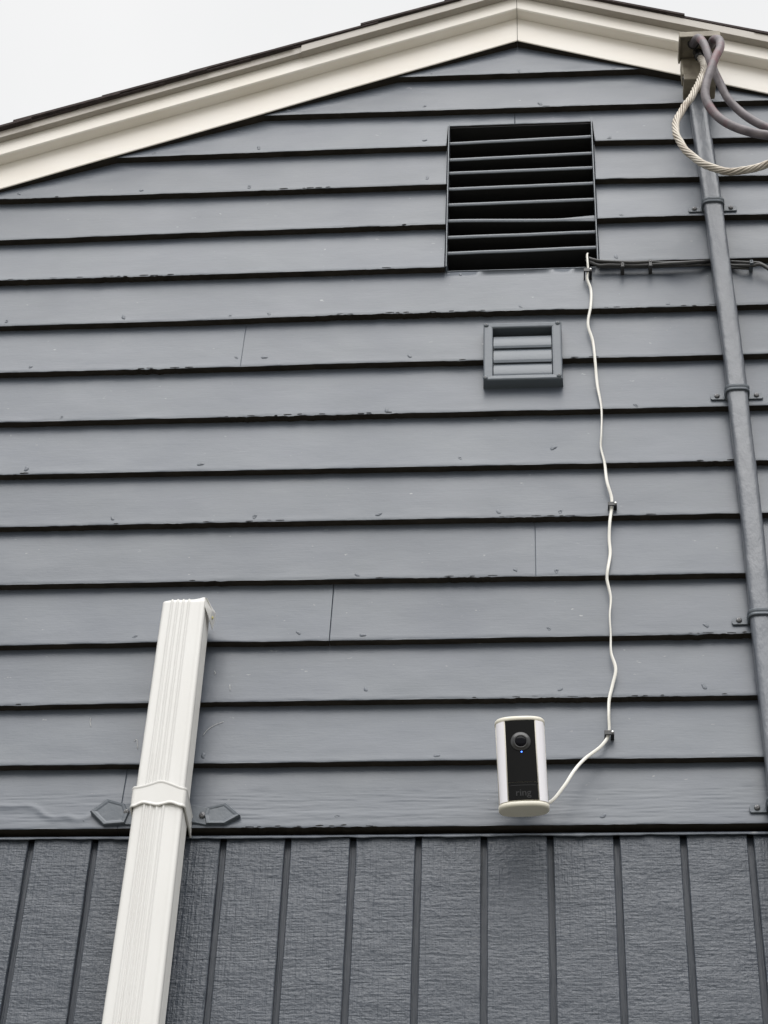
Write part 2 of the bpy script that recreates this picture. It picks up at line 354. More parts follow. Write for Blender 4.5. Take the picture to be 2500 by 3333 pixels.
# --- clapboards
JOINT = {13: [at(1676, 390, .01)[0]], 8: [at(792, 1130, .01)[0]], 3: [at(1080, 2000, .01)[0]], 4: [at(1743, 1800, .01)[0]],
         0: [at(404, 2573, .01)[0]], 6: [1.98], 2: [2.3], 10: [-.8], 5: [-.9], 7: [-.75], 1: [-1.1, 2.05], 9: [1.75], 11: [1.6]}
GAP = .00004
SM = [on_board(.6027*x, 2600+.6027*y) for x, y in ((-300, 60), (0, 38), (60, 42), (150, 36), (205, 52), (240, 86), (290, 106), (360, 96), (430, 112), (560, 70), (760, 84), (1080, 86), (1250, 78), (1450, 96), (1660, 84))]
SM = sorted((q[0], q[2]) for q in SM)
BOARDS = []
def clapboard(k, x0, x1, seed):
    rake = (Z_FR-lipz(k, .8))/SL+.06
    x0c, x1c = max(x0, APX-rake, XL+.085), min(x1, APX+rake, XR-.085)
    if x1c-x0c < .05: return
    xs = [x0c]
    while xs[-1] < x1c-.0015:
        xs.append(min(x1c, xs[-1]+(.0045 if -.45 < xs[-1] < 1.42 else .03)))
    xs = sorted([q for q in xs if q in (xs[0], xs[-1]) or (q-x0c > .003 and x1c-q > .003)]+[x0c+.0016, x1c-.0016])
    cut = (k in (10, 11, 12, 13)) and x0c < VX1+.001 and x1c > VX0-.001
    notch = cut and k == 13
    if notch:
        for e in (VX0-.0015, VX1+.0015):
            if x0c < e < x1c: xs = sorted([q for q in xs if abs(q-e) > .001]+[e])
    us = [0, .03, .07, .16, .34, .52, .70, .86, 1.0, 1.14] if k else [0, .03, .07]+list(np.linspace(.1, .6, 34))+[.7, .86, 1.0, 1.14]
    v = []; cols = []
    for x in xs:
        a = lipz(k, x); b = lipz(k+1, x); h = b-a
        inside = notch and VX0-.0016 <= x <= VX1+.0016
        peel = max(0, fbm(x, k*3.7, 1.3, 3.2)-.12)*1.9
        jag = .0008*fbm(x, k*9.1, 0, 22)+.0024*min(1, peel)*fbm(x, k*5.3, 4, 75)
        endcol = x-x0c < .0012 or x1c-x < .0012
        sag = .0010*fbm(x, k*2.2, 7, 4.5)
        col = []
        bot = a+jag
        if inside: bot = VZ1+.0006*fbm(x, 3, 3, 25)
        yb = DEP*(max(bot, a)-a)/h
        bow = .0016*fbm(x, k*1.7, 2, 2.5)*.5
        col.append((x, .0285, bot)); col.append((x, yb+.0004+bow, bot))
        top = a+1.14*h
        for u in us:
            z = max(a+u*h+(jag if u < .1 else 0), bot+.0009+u*.004)
            if k == 9 and VX0-.001 < x < VX1+.001: z = min(z, b-.0005+u*.0004)
            y = DEP*(z-a)/h+bow*(1-u)+.0004*fbm(x, u*2, k*4.4, 16)
            if u == 0: y += .0002
            elif u < .05: y -= .0003
            if k == 0 and u > .08:
                amp = .0022 if x < .16 else .0006
                zc = np.interp(x, [q[0] for q in SM], [q[1] for q in SM]); d = (z-zc)/(.0080 if z < zc else .0045)
                y -= amp*math.exp(-d*d)*(.6+.6*abs(fbm(x, 5, 5, 14))) if x < .9 else 0
            if endcol: y += .00004
            col.append((x, y, z))
        col.append((x, .0285, max(top, bot+.01) if not (k == 9 and VX0-.001 < x < VX1+.001) else b))
        cols.append(len(col)); v += col
    n = cols[0]; m = len(xs)
    f = [(i*n+j, (i+1)*n+j, (i+1)*n+(j+1) % n, i*n+(j+1) % n) for i in range(m-1) for j in range(n)]
    f += [tuple(range(n)), tuple(range((m-1)*n, m*n))[::-1]]
    v = [(p[0], p[1]+sagfix, p[2]) for p in v]
    o = mesh('clapboard', v, f, 'siding', house, smooth=False, flip=False)
    o.data.polygons.foreach_set("use_smooth", [(n-1) > (i % n) > 1 if i < (m-1)*n else False for i in range(len(o.data.polygons))])
    o.data.materials.append(M['raw_shade_edge'])
    o.data.polygons.foreach_set('material_index', [1 if (i < (m-1)*n and i % n == 0) else 0 for i in range(len(o.data.polygons))])  # undersides blackened: the shade below each lip is put into the colour
    # paint lifting in short dark cracks just above the lower edge
    bm = bmesh.new(); x = max(x0c, -.45)+.01; cnt = 0
    while x < min(x1c, 1.4)-.03 and not notch:
        peel = max(0, fbm(x, k*3.7, 1.3, 3.2)-.19)*1.0; ln = random.uniform(.005, .018)
        if random.random() < peel:
            z = lipz(k, x)+random.uniform(.0014, .0034); th = random.uniform(.0003, .0008); y = DEP*(z-lipz(k, x))/.123-.0007
            zz = z+random.uniform(-.0007, .0007)
            t_ = [(x, z), (x+ln*.4, z-th*.4), (x+ln, zz), (x+ln*.55, zz+th)]
            a_ = [bm.verts.new((p[0], y-.0002, p[1])) for p in t_]; b_ = [bm.verts.new((p[0], y+.002, p[1])) for p in t_]
            bm.faces.new(a_); bm.faces.new(b_[::-1]); cnt += 1
            for q in range(4): bm.faces.new((a_[q], b_[q], b_[(q+1) % 4], a_[(q+1) % 4]))
        x += ln+random.uniform(.002, .012)
    sub(o, house)
    if cnt:
        pc = bm_obj('paint_crack', bm, 'raw_shade_edge', o); pc['kind'] = 'stuff'
    else: bm.free()
    BOARDS.append((k, x0c, x1c, o)); return o
sagfix = 0.0
for k in range(16):
    edges = [XL]+sorted(JOINT.get(k, []))+[XR]
    for i in range(len(edges)-1):
        a = edges[i]+(GAP/2 if i else 0); b = edges[i+1]-(GAP/2 if i < len(edges)-2 else 0)
        if k in (10, 11, 12):
            if a < VX0 < b: clapboard(k, a, VX0-.0015, k); a = VX1+.0015
            if a < VX1: a = VX1+.0015
        clapboard(k, a, b, k)

# nail heads: (photo pixel)
def cr1(l, ox, oy, s): return [(ox+s*x, oy+s*y) for x, y in l]
NAILS = cr1([(1197, 460), (640, 637), (1075, 617), (587, 792), (1035, 777), (988, 547), (80, 805)], 0, 0, .7836)
NAILS += cr1([(262, 308), (625, 297), (1018, 285), (232, 442), (713, 433), (232, 583), (998, 573), (243, 742)], 1200, 0, .7836)
NAILS += cr1([(1383, 238), (1478, 832), (1435, 1155), (235, 1290)], 1400, 350, .42194)
NAILS += cr1([(408, 85), (763, 65), (720, 452), (470, 455)], 600, 1000, .36166)
NAILS += cr1([(460, 103), (1000, 94), (1277, 92), (364, 377), (1075, 354), (1260, 359), (100, 637), (388, 647), (1226, 618)], 900, 1600, .7233)
NAILS += cr1([(135, 378), (120, 935)], 2250, 1900, .3617)+cr1([(1457, 573)], 0, 1900, .3014)+cr1([(1110, 1515), (60, 2080)], 250, 1900, .3706)
NAILS += cr1([(14, 694), (267, 686), (66, 793), (133, 902), (57, 1013), (243, 1121), (550, 1116), (433, 1003), (835, 887), (994, 990), (1125, 663),
              (1443, 657), (1374, 876), (1195, 968), (885, 770), (728, 1763), (1303, 1763), (943, 1633), (1466, 1637), (1210, 1490), (790, 1490), (1520, 1483)], 0, 0, 1.507)
def nail_mesh(var):
    v = []; seg = 14; prof = [[(.0056, -.0006), (.0046, .0007), (.0030, .0015), (.0012, .0018)],
                              [(.0056, -.0006), (.0042, .0010), (.0026, .0013), (.0014, -.0002)],
                              [(.0062, -.0006), (.0044, .0011), (.0024, .0020), (.0008, .0016)]][var]
    for i, (r, h) in enumerate(prof):
        for s in range(seg):
            a = 2*math.pi*s/seg; rr = r*(1+.22*math.sin(a*2+var)+.13*math.sin(a*3+i))
            v.append((rr*math.cos(a), -h, rr*.72*math.sin(a)))
    f = [(i*seg+s, i*seg+(s+1) % seg, (i+1)*seg+(s+1) % seg, (i+1)*seg+s) for i in range(3) for s in range(seg)]
    f += [tuple(range(3*seg, 4*seg))]
    me = bpy.data.meshes.new('nail_head'); me.from_pydata(v, [], f); me.materials.append(M['siding'])
    me.polygons.foreach_set("use_smooth", [True]*len(f)); fix(me); return me
NM = [nail_mesh(i) for i in range(3)]
for i, (px, py) in enumerate(NAILS):
    p = on_board(px, py)
    best = None
    for (k, a, b, o) in BOARDS:
        if a <= p[0] <= b and lipz(k, p[0]) <= p[2] < lipz(k+1, p[0]): best = o
    if best is None: continue
    q = bpy.data.objects.new('nail_head', NM[(i*7) % 3]); C.objects.link(q); q.parent = best
    s = random.uniform(.75, 1.12); q.scale = (s, s*.65, s); q.rotation_euler = (0, random.uniform(-3, 3), 0)
    q.location = Vector((p[0], p[1]-.0002, p[2]))-Vector(base_of(best))

# --- vertical grooved panel below: one strip between each pair of grooves
PY = .012; PITCHX = .1016; GW = .0098
def strip(i):
    x0, x1 = i*PITCHX+GW/2, (i+1)*PITCHX-GW/2
    x0, x1 = max(x0, XL+.085), min(x1, XR-.085)
    if x1-x0 < .01: return
    e = .0012
    zs = np.concatenate([np.linspace(.28, Z0-.5, 5)[:-1], np.linspace(Z0-.5, Z0-.0105, 60)]) if -.5 < x0 < 1.5 else np.linspace(.28, Z0-.0105, 6)
    v = []
    for z in zs:
        d0, d1 = .00035*fbm(z, i, 0, 14), .00035*fbm(z, i, 9, 14)
        v += [(x0+d0, .024, z), (x0+d0, PY+e, z), (x0+e+d0, PY, z), (x1-e+d1, PY, z), (x1+d1, PY+e, z), (x1+d1, .024, z)]
    n = 6; m = len(zs)
    f = [(a*n+j, a*n+(j+1) % n, (a+1)*n+(j+1) % n, (a+1)*n+j) for a in range(m-1) for j in range(n)]
    f += [tuple(range(n)), tuple(range((m-1)*n, m*n))]
    return mesh('panel_strip', v, f, 'panel', house)
for i in range(int(XL/PITCHX)-1, int(XR/PITCHX)+1): strip(i)
box('groove_backing', 'groove', house, XL+.085, XR-.085, .0222, .0283, .281, Z0-.011)
for x in (XL, XR): box('corner_board', 'siding', house, x-.022 if x < 0 else x-.083, x+.083 if x < 0 else x+.022, -.012, .0275, .28, core_poly(XL)-.12, .002)

# --- drip flashing between clapboards and panel, its turned-down edge wavy
xs = np.arange(XL+.086, XR-.086, .006); v = []
for x in xs:
    wv = .0018*fbm(x, 4, 4, 11)+.0009*fbm(x, 1, 8, 45); a = lipz(0, x)
    v += [(x, .0275, a-.002), (x, .010+wv, a-.0085+wv*.4), (x, .0080+wv, a-.0098+wv*.6), (x, .0062+wv, a-.0150+wv*1.8), (x, .0070+wv, a-.0154+wv*1.8),
          (x, .0092+wv, a-.0108+wv*.6), (x, .0275, a-.0045)]
n = 7; f = [(a*n+j, a*n+(j+1) % n, (a+1)*n+(j+1) % n, (a+1)*n+j) for a in range(len(xs)-1) for j in range(n)]
f += [tuple(range(n)), tuple(range((len(xs)-1)*n, len(xs)*n))]
mesh('drip_flashing', v, f, 'siding', house, smooth=True)

# --- rake trim
def rake_board(name, material, side, za, y0, y1, height, bev=.002, s0=0.0, s1=None, wob=.0):
    """board along one rake: lower edge on the line z = za - SL*|x-APX|; height measured vertically"""
    s1 = HALF+.25 if s1 is None else s1
    n = 40; v = []
    for i in range(n+1):
        s = s0+(s1-s0)*i/n; x = APX+side*s; b = za-SL*s+wob*fbm(s, side*3, za, 3); t = b+height
        v += [(x, y1, b), (x, y0+bev, b), (x, y0, b+bev), (x, y0, t-bev), (x, y0+bev, t), (x, y1, t)]
    m = 6; f = [(a*m+j, a*m+(j+1) % m, (a+1)*m+(j+1) % m, (a+1)*m+j) for a in range(n) for j in range(m)]
    f += [tuple(range(m)), tuple(range(n*m, (n+1)*m))]
    o = mesh(name, v, f, material, house)
    if name == 'frieze_board':
        o.data.materials.append(M['raw_shade_edge'])
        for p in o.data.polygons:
            if p.normal.z < -.7: p.material_index = 1  # frieze underside coloured near-black to paint in the shaded gap
    return o
for sd_ in (-1, 1):
    rake_board('frieze_board', 'trim', sd_, Z_FR, Y_FR, .027, .115, .0016, s0=.0006, wob=.0015)
    rake_board('rake_board', 'trim', sd_, Z_FA, Y_FA, Y_FR-.0005, .085, .0025, s0=.0006, wob=.0012)
    # metal drip edge in two overlapping lengths
    cutp = APX-at(1005, 150, Y_DR)[0] if sd_ < 0 else 1.3
    rake_board('drip_edge', 'drip', sd_, Z_DR, Y_DR, Y_FA-.001, Z_SH-Z_DR+.001, .0008, s0=cutp+.01, s1=HALF+.25, wob=.0014)
    rake_board('drip_edge', 'drip', sd_, Z_DR-.0025, Y_DR-.0035, Y_FA-.0015, Z_SH-Z_DR+.0035, .0008, s0=.0004, s1=cutp+.015, wob=.0014)

# --- roof: deck, shingle field, and each shingle that ends at the rake
L = HALF+.28
for sd_ in (-1, 1):
    def slab(name, material, za, th, y0, y1, s0, s1, lift0=0.0, lift1=0.0, irr=0.0, seed=0.0):
        v = []
        for s, lf in ((s0, lift0), (s1, lift1)):
            for y in (y0, y1):
                x = APX+sd_*s; b = za-SL*s+lf
                v += [(x, y, b), (x, y, b+th)]
        f = [(0, 1, 3, 2), (4, 6, 7, 5), (0, 4, 5, 1), (2, 3, 7, 6), (0, 2, 6, 4), (1, 5, 7, 3)]
        return mesh(name, v, f, material, house)
    slab('roof_deck', 'dark', Z_SH-.016, .0165, Y_FA-.0008, DEPTH+.25, .0, L)
    slab('shingle_field', 'shingle', Z_SH+.0010, .006, .10, DEPTH+.28, .0, L+.02)
    n = int(L/.178)+1
    for i in range(n):
        a = i*.178+.02*(sd_ > 0)-.06; b = a+.215
        yy = Y_SH+random.uniform(-.004, .003)
        slab('shingle', 'shingle', Z_SH+.0008, .0060+random.uniform(-.0005, .001), yy, .35, max(a, 0), b, .0005, .0048+random.uniform(-.001, .0015))
        slab('shingle', 'shingle', Z_SH-.0008, .0028, yy+random.uniform(.002, .006), .3, max(a-.09, 0), b-.09, .0005, .0030)
slab = None
prism_xz('ridge_cap', 'shingle', house, [(APX-.14, Z_SH+.0085-SL*.14), (APX, Z_SH+.0085), (APX+.14, Z_SH+.0085-SL*.14), (APX+.14, Z_SH+.0135-SL*.14), (APX, Z_SH+.0155), (APX-.14, Z_SH+.0135-SL*.14)], Y_SH-.002, DEPTH+.285)

# --- gable louvre set into the clapboards
lv = sub(box('louvre_frame', 'grey_plain', house, VX0+.0002, VX0+.0022, -.002, .10, VZ0+.001, VZ1-.001), house)
lv['label'] = 'grey louvred attic opening with dark slats'
BASE[lv.name] = base_of(house)
box('frame_side', 'grey_plain', lv, VX1-.0022, VX1-.0002, -.002, .10, VZ0+.001, VZ1-.001)
box('frame_sill', 'grey_plain', lv, VX0+.0024, VX1-.0024, .0140, .10, VZ0+.0028, VZ0+.0048, .0006)
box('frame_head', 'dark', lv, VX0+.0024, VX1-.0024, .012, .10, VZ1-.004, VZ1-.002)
SLAT = [((145, 265), (1243, 208)), ((143, 390), (1250, 337)), ((140, 493), (1253, 448)), ((135, 615), (1262, 568)), ((135, 737), (1270, 692)),
        ((135, 860), (1280, 822)), ((132, 987), (1285, 943)), ((130, 1110), (1293, 1062))]
for i, (a, b) in enumerate(SLAT):
    yf = .006
    pa = at(1400+.42194*a[0], 350+.42194*a[1], yf); pb = at(1400+.42194*b[0], 350+.42194*b[1], yf)
    n = 24; v = []
    for q in range(n+1):
        t = q/n; x = VX0+.003+(VX1-VX0-.006)*t; z = pa[2]+(pb[2]-pa[2])*t; h = .0085
        z += .0006*fbm(t*3, i, 2)
        if i == 5:
            z -= .0075*math.sin(min(1, t/.78)*math.pi/2)**2*(1 if t < .78 else max(0, 1-(t-.78)/.22*.75))
            if t > .78: h += .0085*((t-.78)/.22)
        v += [(x, yf+.0022, z), (x, yf+.0004, z-.0012), (x, yf, z-h*.5), (x, yf+.0009, z-h+.0008), (x, yf+.0024, z-h),
              (x, yf+.060, z-h+.060*.22), (x, yf+.060, z-h+.060*.22+.0015), (x, yf+.004, z-.0015)]
    m = 8; f = [(c*m+j, c*m+(j+1) % m, (c+1)*m+(j+1) % m, (c+1)*m+j) for c in range(n) for j in range(m)]
    f += [tuple(range(m)), tuple(range(n*m, (n+1)*m))]
    s = mesh('slat', v, f, 'grey_plain', lv, smooth=False)
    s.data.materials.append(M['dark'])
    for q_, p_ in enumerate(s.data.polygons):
        if q_ < n*m and q_ % m in (4, 5, 6): p_.material_index = 1  # slat undersides and backs blackened, shade held in the colour
    if i == 5: s['label'] = 'sagging slat twisted upward at its right end'
bm = bmesh.new()
for i in range(int((VX1-VX0)/.0064)):
    x = VX0+.004+i*.0064; add_box(bm, x, x+.0007, .0862, .0868, VZ0+.004, VZ1-.006)
for i in range(int((VZ1-VZ0)/.0064)):
    z = VZ0+.005+i*.0064; add_box(bm, VX0+.003, VX1-.003, .087, .0876, z, z+.0007)
ms = bm_obj('wire_mesh', bm, 'steel', lv); ms['kind'] = 'stuff'

# ------------------------------------------------------------------ exhaust vent
e0, e1 = at(1574, 1055, -.015), at(1832, 1231, -.015)
ex0, ex1, ez1, ez0 = e0[0], e1[0], e0[2]+.002, e1[2]
ev = thing('exhaust_vent', 'small square grey exhaust vent with three louvre flaps, below the attic louvre', 'vent', ((ex0+ex1)/2, 0, ez0))
def fr(u, v_): return ex0+(ex1-ex0)*u, ez1-(ez1-ez0)*v_
ix0, iz1 = fr(.120, .085); ix1, iz0 = fr(.875, .918)
yf = -.0155
bm = bmesh.new()
def ring(bm, outer, inner):
    a = [bm.verts.new(p) for p in outer]; b = [bm.verts.new(p) for p in inner]
    for i in range(4): bm.faces.new((a[i], a[(i+1) % 4], b[(i+1) % 4], b[i]))
R4 = lambda x0, x1, z0, z1, y: [(x0, y, z0), (x1, y, z0), (x1, y, z1), (x0, y, z1)]
e = .003
seqs = [R4(ex0-.001, ex1+.001, ez0-.001, ez1+.001, .012), R4(ex0, ex1, ez0, ez1, yf+e), R4(ex0+.0008, ex1-.0008, ez0+.0008, ez1-.0008, yf+.001),
        R4(ex0+e, ex1-e, ez0+e, ez1-e, yf), R4(ix0-.004, ix1+.004, iz0-.003, iz1+.003, yf+.0004), R4(ix0-.001, ix1+.001, iz0-.001, iz1+.001, yf+.0012),
        R4(ix0, ix1, iz0, iz1, yf+.003), R4(ix0, ix1, iz0, iz1, .010)]
for a, b in zip(seqs[:-1], seqs[1:]): ring(bm, a, b)
bm.faces.new([bm.verts.new(p) for p in R4(ix0, ix1, iz0, iz1, .0101)])
bmesh.ops.remove_doubles(bm, verts=bm.verts, dist=1e-6)
bm_obj('frame', bm, 'grey_plain', ev)
fh = [(.115, .338), (.352, .592), (.607, .832)]; tot = 1.0
for i, (a, b) in enumerate(((330, 476), (484, 641), (649, 797))):
    zt_, zb_ = ez1-(ez1-ez0)*(a-200)/650+(.0045 if i else 0), ez1-(ez1-ez0)*(b-200)/650-.0006
    v = []; n = 14
    for q in range(n+1):
        t = q/n; y = yf+.0082-.0056*math.sin(min(1, t*1.15)*math.pi*.5)+.0012*max(0, t-.85)/.15; z = zt_+(zb_-zt_)*t
        v += [(ix0+.0012, y, z), (ix1-.0012, y, z), (ix1-.0012, y+.0016, z), (ix0+.0012, y+.0016, z)]
    f = [(c*4+j, c*4+(j+1) % 4, (c+1)*4+(j+1) % 4, (c+1)*4+j) for c in range(n) for j in range(4)]+[(0, 1, 2, 3), (n*4, n*4+1, n*4+2, n*4+3)]
    mesh('louvre_flap', v, f, 'grey_plain', ev, smooth=False)
for u, v_ in ((.035, .04), (.955, .03), (.025, .965), (.955, .955)):
    x, z = fr(u, v_); screw(ev, (x, yf+.0006, z), .0046, material='grey_plain')

# ------------------------------------------------------------------ security camera
cc = at(1698.5, 2494, -.083)
sc_ = thing('security_camera', 'white security camera with black face on the lowest clapboards', 'camera', (cc[0], cc[1], cc[2]))
sc_.rotation_euler = (math.radians(11.0), math.radians(-2.4), math.radians(1.0))
BASE[sc_.name] = (0, 0, 0)            # its parts are given in its own frame
W2, D2, H2 = .0384, .0258, .0732
def sec(x, off=0.0, n=2.7):
    """front surface depth of the rounded section at x"""
    return -(D2*(max(0, 1-(abs(x)/W2)**n))**(1/n))-off
def section(grow=0.0, n=2.7, cnt=56):
    o = []
    for k in range(cnt):
        a = 2*math.pi*k/cnt; c_, s_ = math.cos(a), math.sin(a)
        o.append((math.copysign(abs(c_)**(2/n), c_)*(W2+grow), math.copysign(abs(s_)**(2/n), s_)*(D2+grow)))
    return o
def loft(name, material, levels, smooth=True):
    v = []; cnt = 56
    for z, gr in levels: v += [(x, y, z) for x, y in section(gr)]
    n = len(levels)
    f = [(i*cnt+k, i*cnt+(k+1) % cnt, (i+1)*cnt+(k+1) % cnt, (i+1)*cnt+k) for i in range(n-1) for k in range(cnt)]+[tuple(range(cnt)), tuple(range((n-1)*cnt, n*cnt))]
    o = mesh(name, v, f, material, sc_, smooth=smooth)
    for p in o.data.polygons:
        if len(p.vertices) > 4: p.use_smooth = False
    return o
loft('body', 'cam_body', [(-.0655, -.0008), (.0662, -.0008)])
loft('bottom_cap', 'cam_body', [(-H2, -.0030), (-H2+.0006, -.0012), (-H2+.0020, 0), (-.0664, .0002), (-.0658, -.0006)])
loft('top_cap', 'cam_body', [(.0660, -.0006), (.0666, .0002), (H2-.002, 0), (H2-.0006, -.0012), (H2, -.003)])
def patch(name, material, x0, x1, z0, z1, off, n=14, parent=None):
    v = []
    for q in range(n+1):
        x = x0+(x1-x0)*q/n; y = sec(x, off); v += [(x, y, z0), (x, y, z1), (x, y+.0030, z1), (x, y+.0030, z0)]
    f = [(c*4+j, c*4+(j+1) % 4, (c+1)*4+(j+1) % 4, (c+1)*4+j) for c in range(n) for j in range(4)]+[(0, 1, 2, 3), (n*4, n*4+1, n*4+2, n*4+3)]
    return mesh(name, v, f, material, parent or sc_)
face = patch('front_panel', 'cam_face', -.0230, .0222, -.0350, .0652, .0006)
patch('sensor_panel', 'cam_face', -.0230, .0222, -.0640, -.0358, .0006)
patch('slit', 'black', -.020, .0195, -.0412, -.0405, .0010)
patch('light_panel', 'cam_light', -.0366, -.0246, -.0648, .0652, .0003)
patch('light_panel', 'cam_light', .0238, .0366, -.0648, .0652, .0003)
lz = .0298; ly = sec(0, .0006)
lr = lathe('lens_ring', 'lens_ring', sc_, [(.0152, .0002), (.0152, .0008), (.0146, .0012), (.0108, .0005), (.0106, .0016), (.0098, .0020), (.0090, .0010), (.002, .0008)], (-.0004, ly, lz), seg=40)
BASE[lr.name] = (0, 0, 0)
lathe('lens', 'lens', lr, [(.0092, .0006), (.0084, .0013), (.0064, .0019), (.0034, .0022), (.0006, .0023)], (-.0004, ly, lz), seg=32)
lathe('indicator_light', 'led', sc_, [(.0011, .0002), (.0011, .0006), (.0007, .0009)], (.0002, ly, lz-.0168), seg=14)
fc = bpy.data.curves.new('lettering', 'FONT'); fc.body = 'ring'; fc.size = .0155; fc.align_x = 'CENTER'; fc.extrude = .0001; fc.offset = .0001
fo = bpy.data.objects.new('lettering', fc); C.objects.link(fo)
bpy.context.view_layer.update()
me = bpy.data.meshes.new_from_object(fo.evaluated_get(bpy.context.evaluated_depsgraph_get())); bpy.data.objects.remove(fo)
me.materials.clear(); fo = link('lettering', me, 'letter', sc_)
fo.rotation_euler = (math.radians(90), 0, 0); fo.location = (-.0005, sec(.006, .0012), -.0578)
lathe('mount_arm', 'cam_body', sc_, [(.009, 0), (.008, .03), (.012, .045), (.014, .05), (.014, .058)], (0, D2-.003, -.012), (0, 1, 0))
lathe('mount_plate', 'cam_body', sc_, [(.030, .058), (.030, .066), (.027, .069)], (0, D2-.010, -.012), (0, 1, 0))

# ------------------------------------------------------------------ white cable and its clips
WP = [(1268, 553), (1270, 585), (1268, 600), (1276, 625), (1276, 660), (1270, 700), (1280, 735), (1285, 775), (1290, 830), (1299, 880), (1299, 940), (1298, 965), (1306, 1000),
      (1311, 1040), (1321, 1075), (1321, 1095), (1317, 1130), (1316, 1165), (1318, 1195), (1312, 1235), (1311, 1250), (1319, 1290), (1317, 1330), (1319, 1370), (1320, 1410),
      (1330, 1445), (1323, 1480), (1316, 1510), (1315, 1545), (1315, 1585)]
pts = [at(1.507*1271, 1.507*549, .05)]+[at(1.507*x, 1.507*y, -.0045-.003*(i % 3 == 1)) for i, (x, y) in enumerate(WP)]
pts += [at(1.507*x, 1.507*y, d) for x, y, d in ((1300, 1610, -.012), (1262, 1640, -.022), (1240, 1665, -.034), (1217, 1700, -.046), (1187, 1733, -.056))]
pts += [np.array([cc[0]+.016, -.062, cc[2]-.058])]
cp = catmull(pts, .005)
wire = tube('power_cable', 'wire', None, cp, .0027, 10, .58, twist=lambda i: .9*math.sin(i*.045)+.5*math.sin(i*.11), sq=2.6)
tag(wire, 'thin wavy white cable hanging from the attic louvre to the camera', 'cable')
CLIPD = [('black cable clip at the top of the white cable, under the louvre', 1268, 587), ('black cable clip halfway down the white cable', 1321, 1092),
         ('black cable clip on the white cable just above the camera', 1314, 1586)]
for lab, x, y in CLIPD:
    p = at(1.507*x, 1.507*y, -.006); t = thing('cable_clip', lab, 'clip', (p[0], p[1], p[2]), 'black clips holding the white cable')
    bm = bmesh.new(); x0, z0 = p[0], p[2]; yb = face_y(x0, z0)
    add_box(bm, x0-.0062, x0-.0036, -.0095, yb, z0-.004, z0+.004, .0006); add_box(bm, x0-.0062, x0+.0088, -.0120, -.0094, z0-.0042, z0+.0042, .0006)
    add_box(bm, x0+.0037, x0+.0092, -.0097, yb, z0-.0046, z0+.0038, .0006)
    bm_obj('saddle', bm, 'black', t)
    lathe('nail', 'bright', t, [(.0021, 0), (.0022, .0012), (.0014, .0020)], (x0+.0066, -.0119, z0+.0004), seg=12)

# ------------------------------------------------------------------ downspout
dx0, dx1 = .1725, .2508; dy0, dy1 = -.067, -.014; dtop = at(530.5, 1959, dy0)[2]
ds = thing('downspout', 'white ribbed metal downspout with a torn open top', 'downspout', ((dx0+dx1)/2, dy1, 0.0))
def dprofile(ins):
    p = []; r = .005; x0, x1, y0, y1 = dx0+ins, dx1-ins, dy0+ins, dy1-ins
    def corner(cx, cy, a0):
        for q in range(5):
            a = a0+q*math.pi/8; p.append((cx+r*math.cos(a), cy+r*math.sin(a)))
    corner(x0+r, y0+r, math.pi)
    wv = x1-x0
    for q in range(61):                                      # ribs across the front
        u = .09+.82*q/60; h = 0.0
        for c_ in (.23, .36, .49, .62):
            d = abs(u-c_)
            if d < .040: h = .0024*.5*(1+math.cos(math.pi*d/.040))
        if u > .68: h -= .0006*math.sin(min(1, (u-.68)/.05)*math.pi/2)*(1 if u < .86 else max(0, 1-(u-.86)/.05))
        p.append((x0+wv*u, y0-h))
    corner(x1-r, y0+r, math.pi*1.5)
    for q in range(25):
        u = .14+.72*q/24; h = .0
        for c_ in (.28, .44, .60, .76):
            d = abs(u-c_)
            if d < .07: h = .0014*.5*(1+math.cos(math.pi*d/.07))
        p.append((x1+h, y0+(y1-y0)*u))
    corner(x1-r, y1-r, 0); corner(x0+r, y1-r, math.pi/2)
    for q in range(25):
        u = .86-.72*q/24; h = .0
        for c_ in (.28, .44, .60, .76):
            d = abs(u-c_)
            if d < .07: h = .0014*.5*(1+math.cos(math.pi*d/.07))
        p.append((x0-h, y0+(y1-y0)*u))
    return p
po, pi_ = dprofile(0), dprofile(.0011); n = len(po)
zs = [.10, 1.0, 2.0, 2.7]+list(np.linspace(2.75, dtop-.002, 40))
v = []
def dp(pr, z, top=False):
    o = []
    for j, (x, y) in enumerate(pr):
        u = (x-dx0)/(dx1-dx0); zz = z
        if top: zz += .0078*u+.0012*math.sin(u*7)-.004*(y-dy0)/(dy1-dy0)
        x += (1-u)*float(np.interp(z-Z0, [-.36, -.06, .395], [-.0045, 0, .0062]))
        o.append((x+.0006*fbm(z, 2, 3, 5), y+.0004*fbm(z, u*.4, 7, 6), zz))
    return o
for z in zs: v += dp(po, z)
v += dp(po, dtop, True); v += dp(pi_, dtop, True); v += dp(pi_, 1.0)
rows = len(zs)+3
f = [(a*n+j, a*n+(j+1) % n, (a+1)*n+(j+1) % n, (a+1)*n+j) for a in range(rows-1) for j in range(n)]
o = mesh('pipe', v, f, 'white', ds, flip=False)
o.data.polygons.foreach_set("use_smooth", [i//n < len(zs) for i in range(len(o.data.polygons))]); fix(o.data)
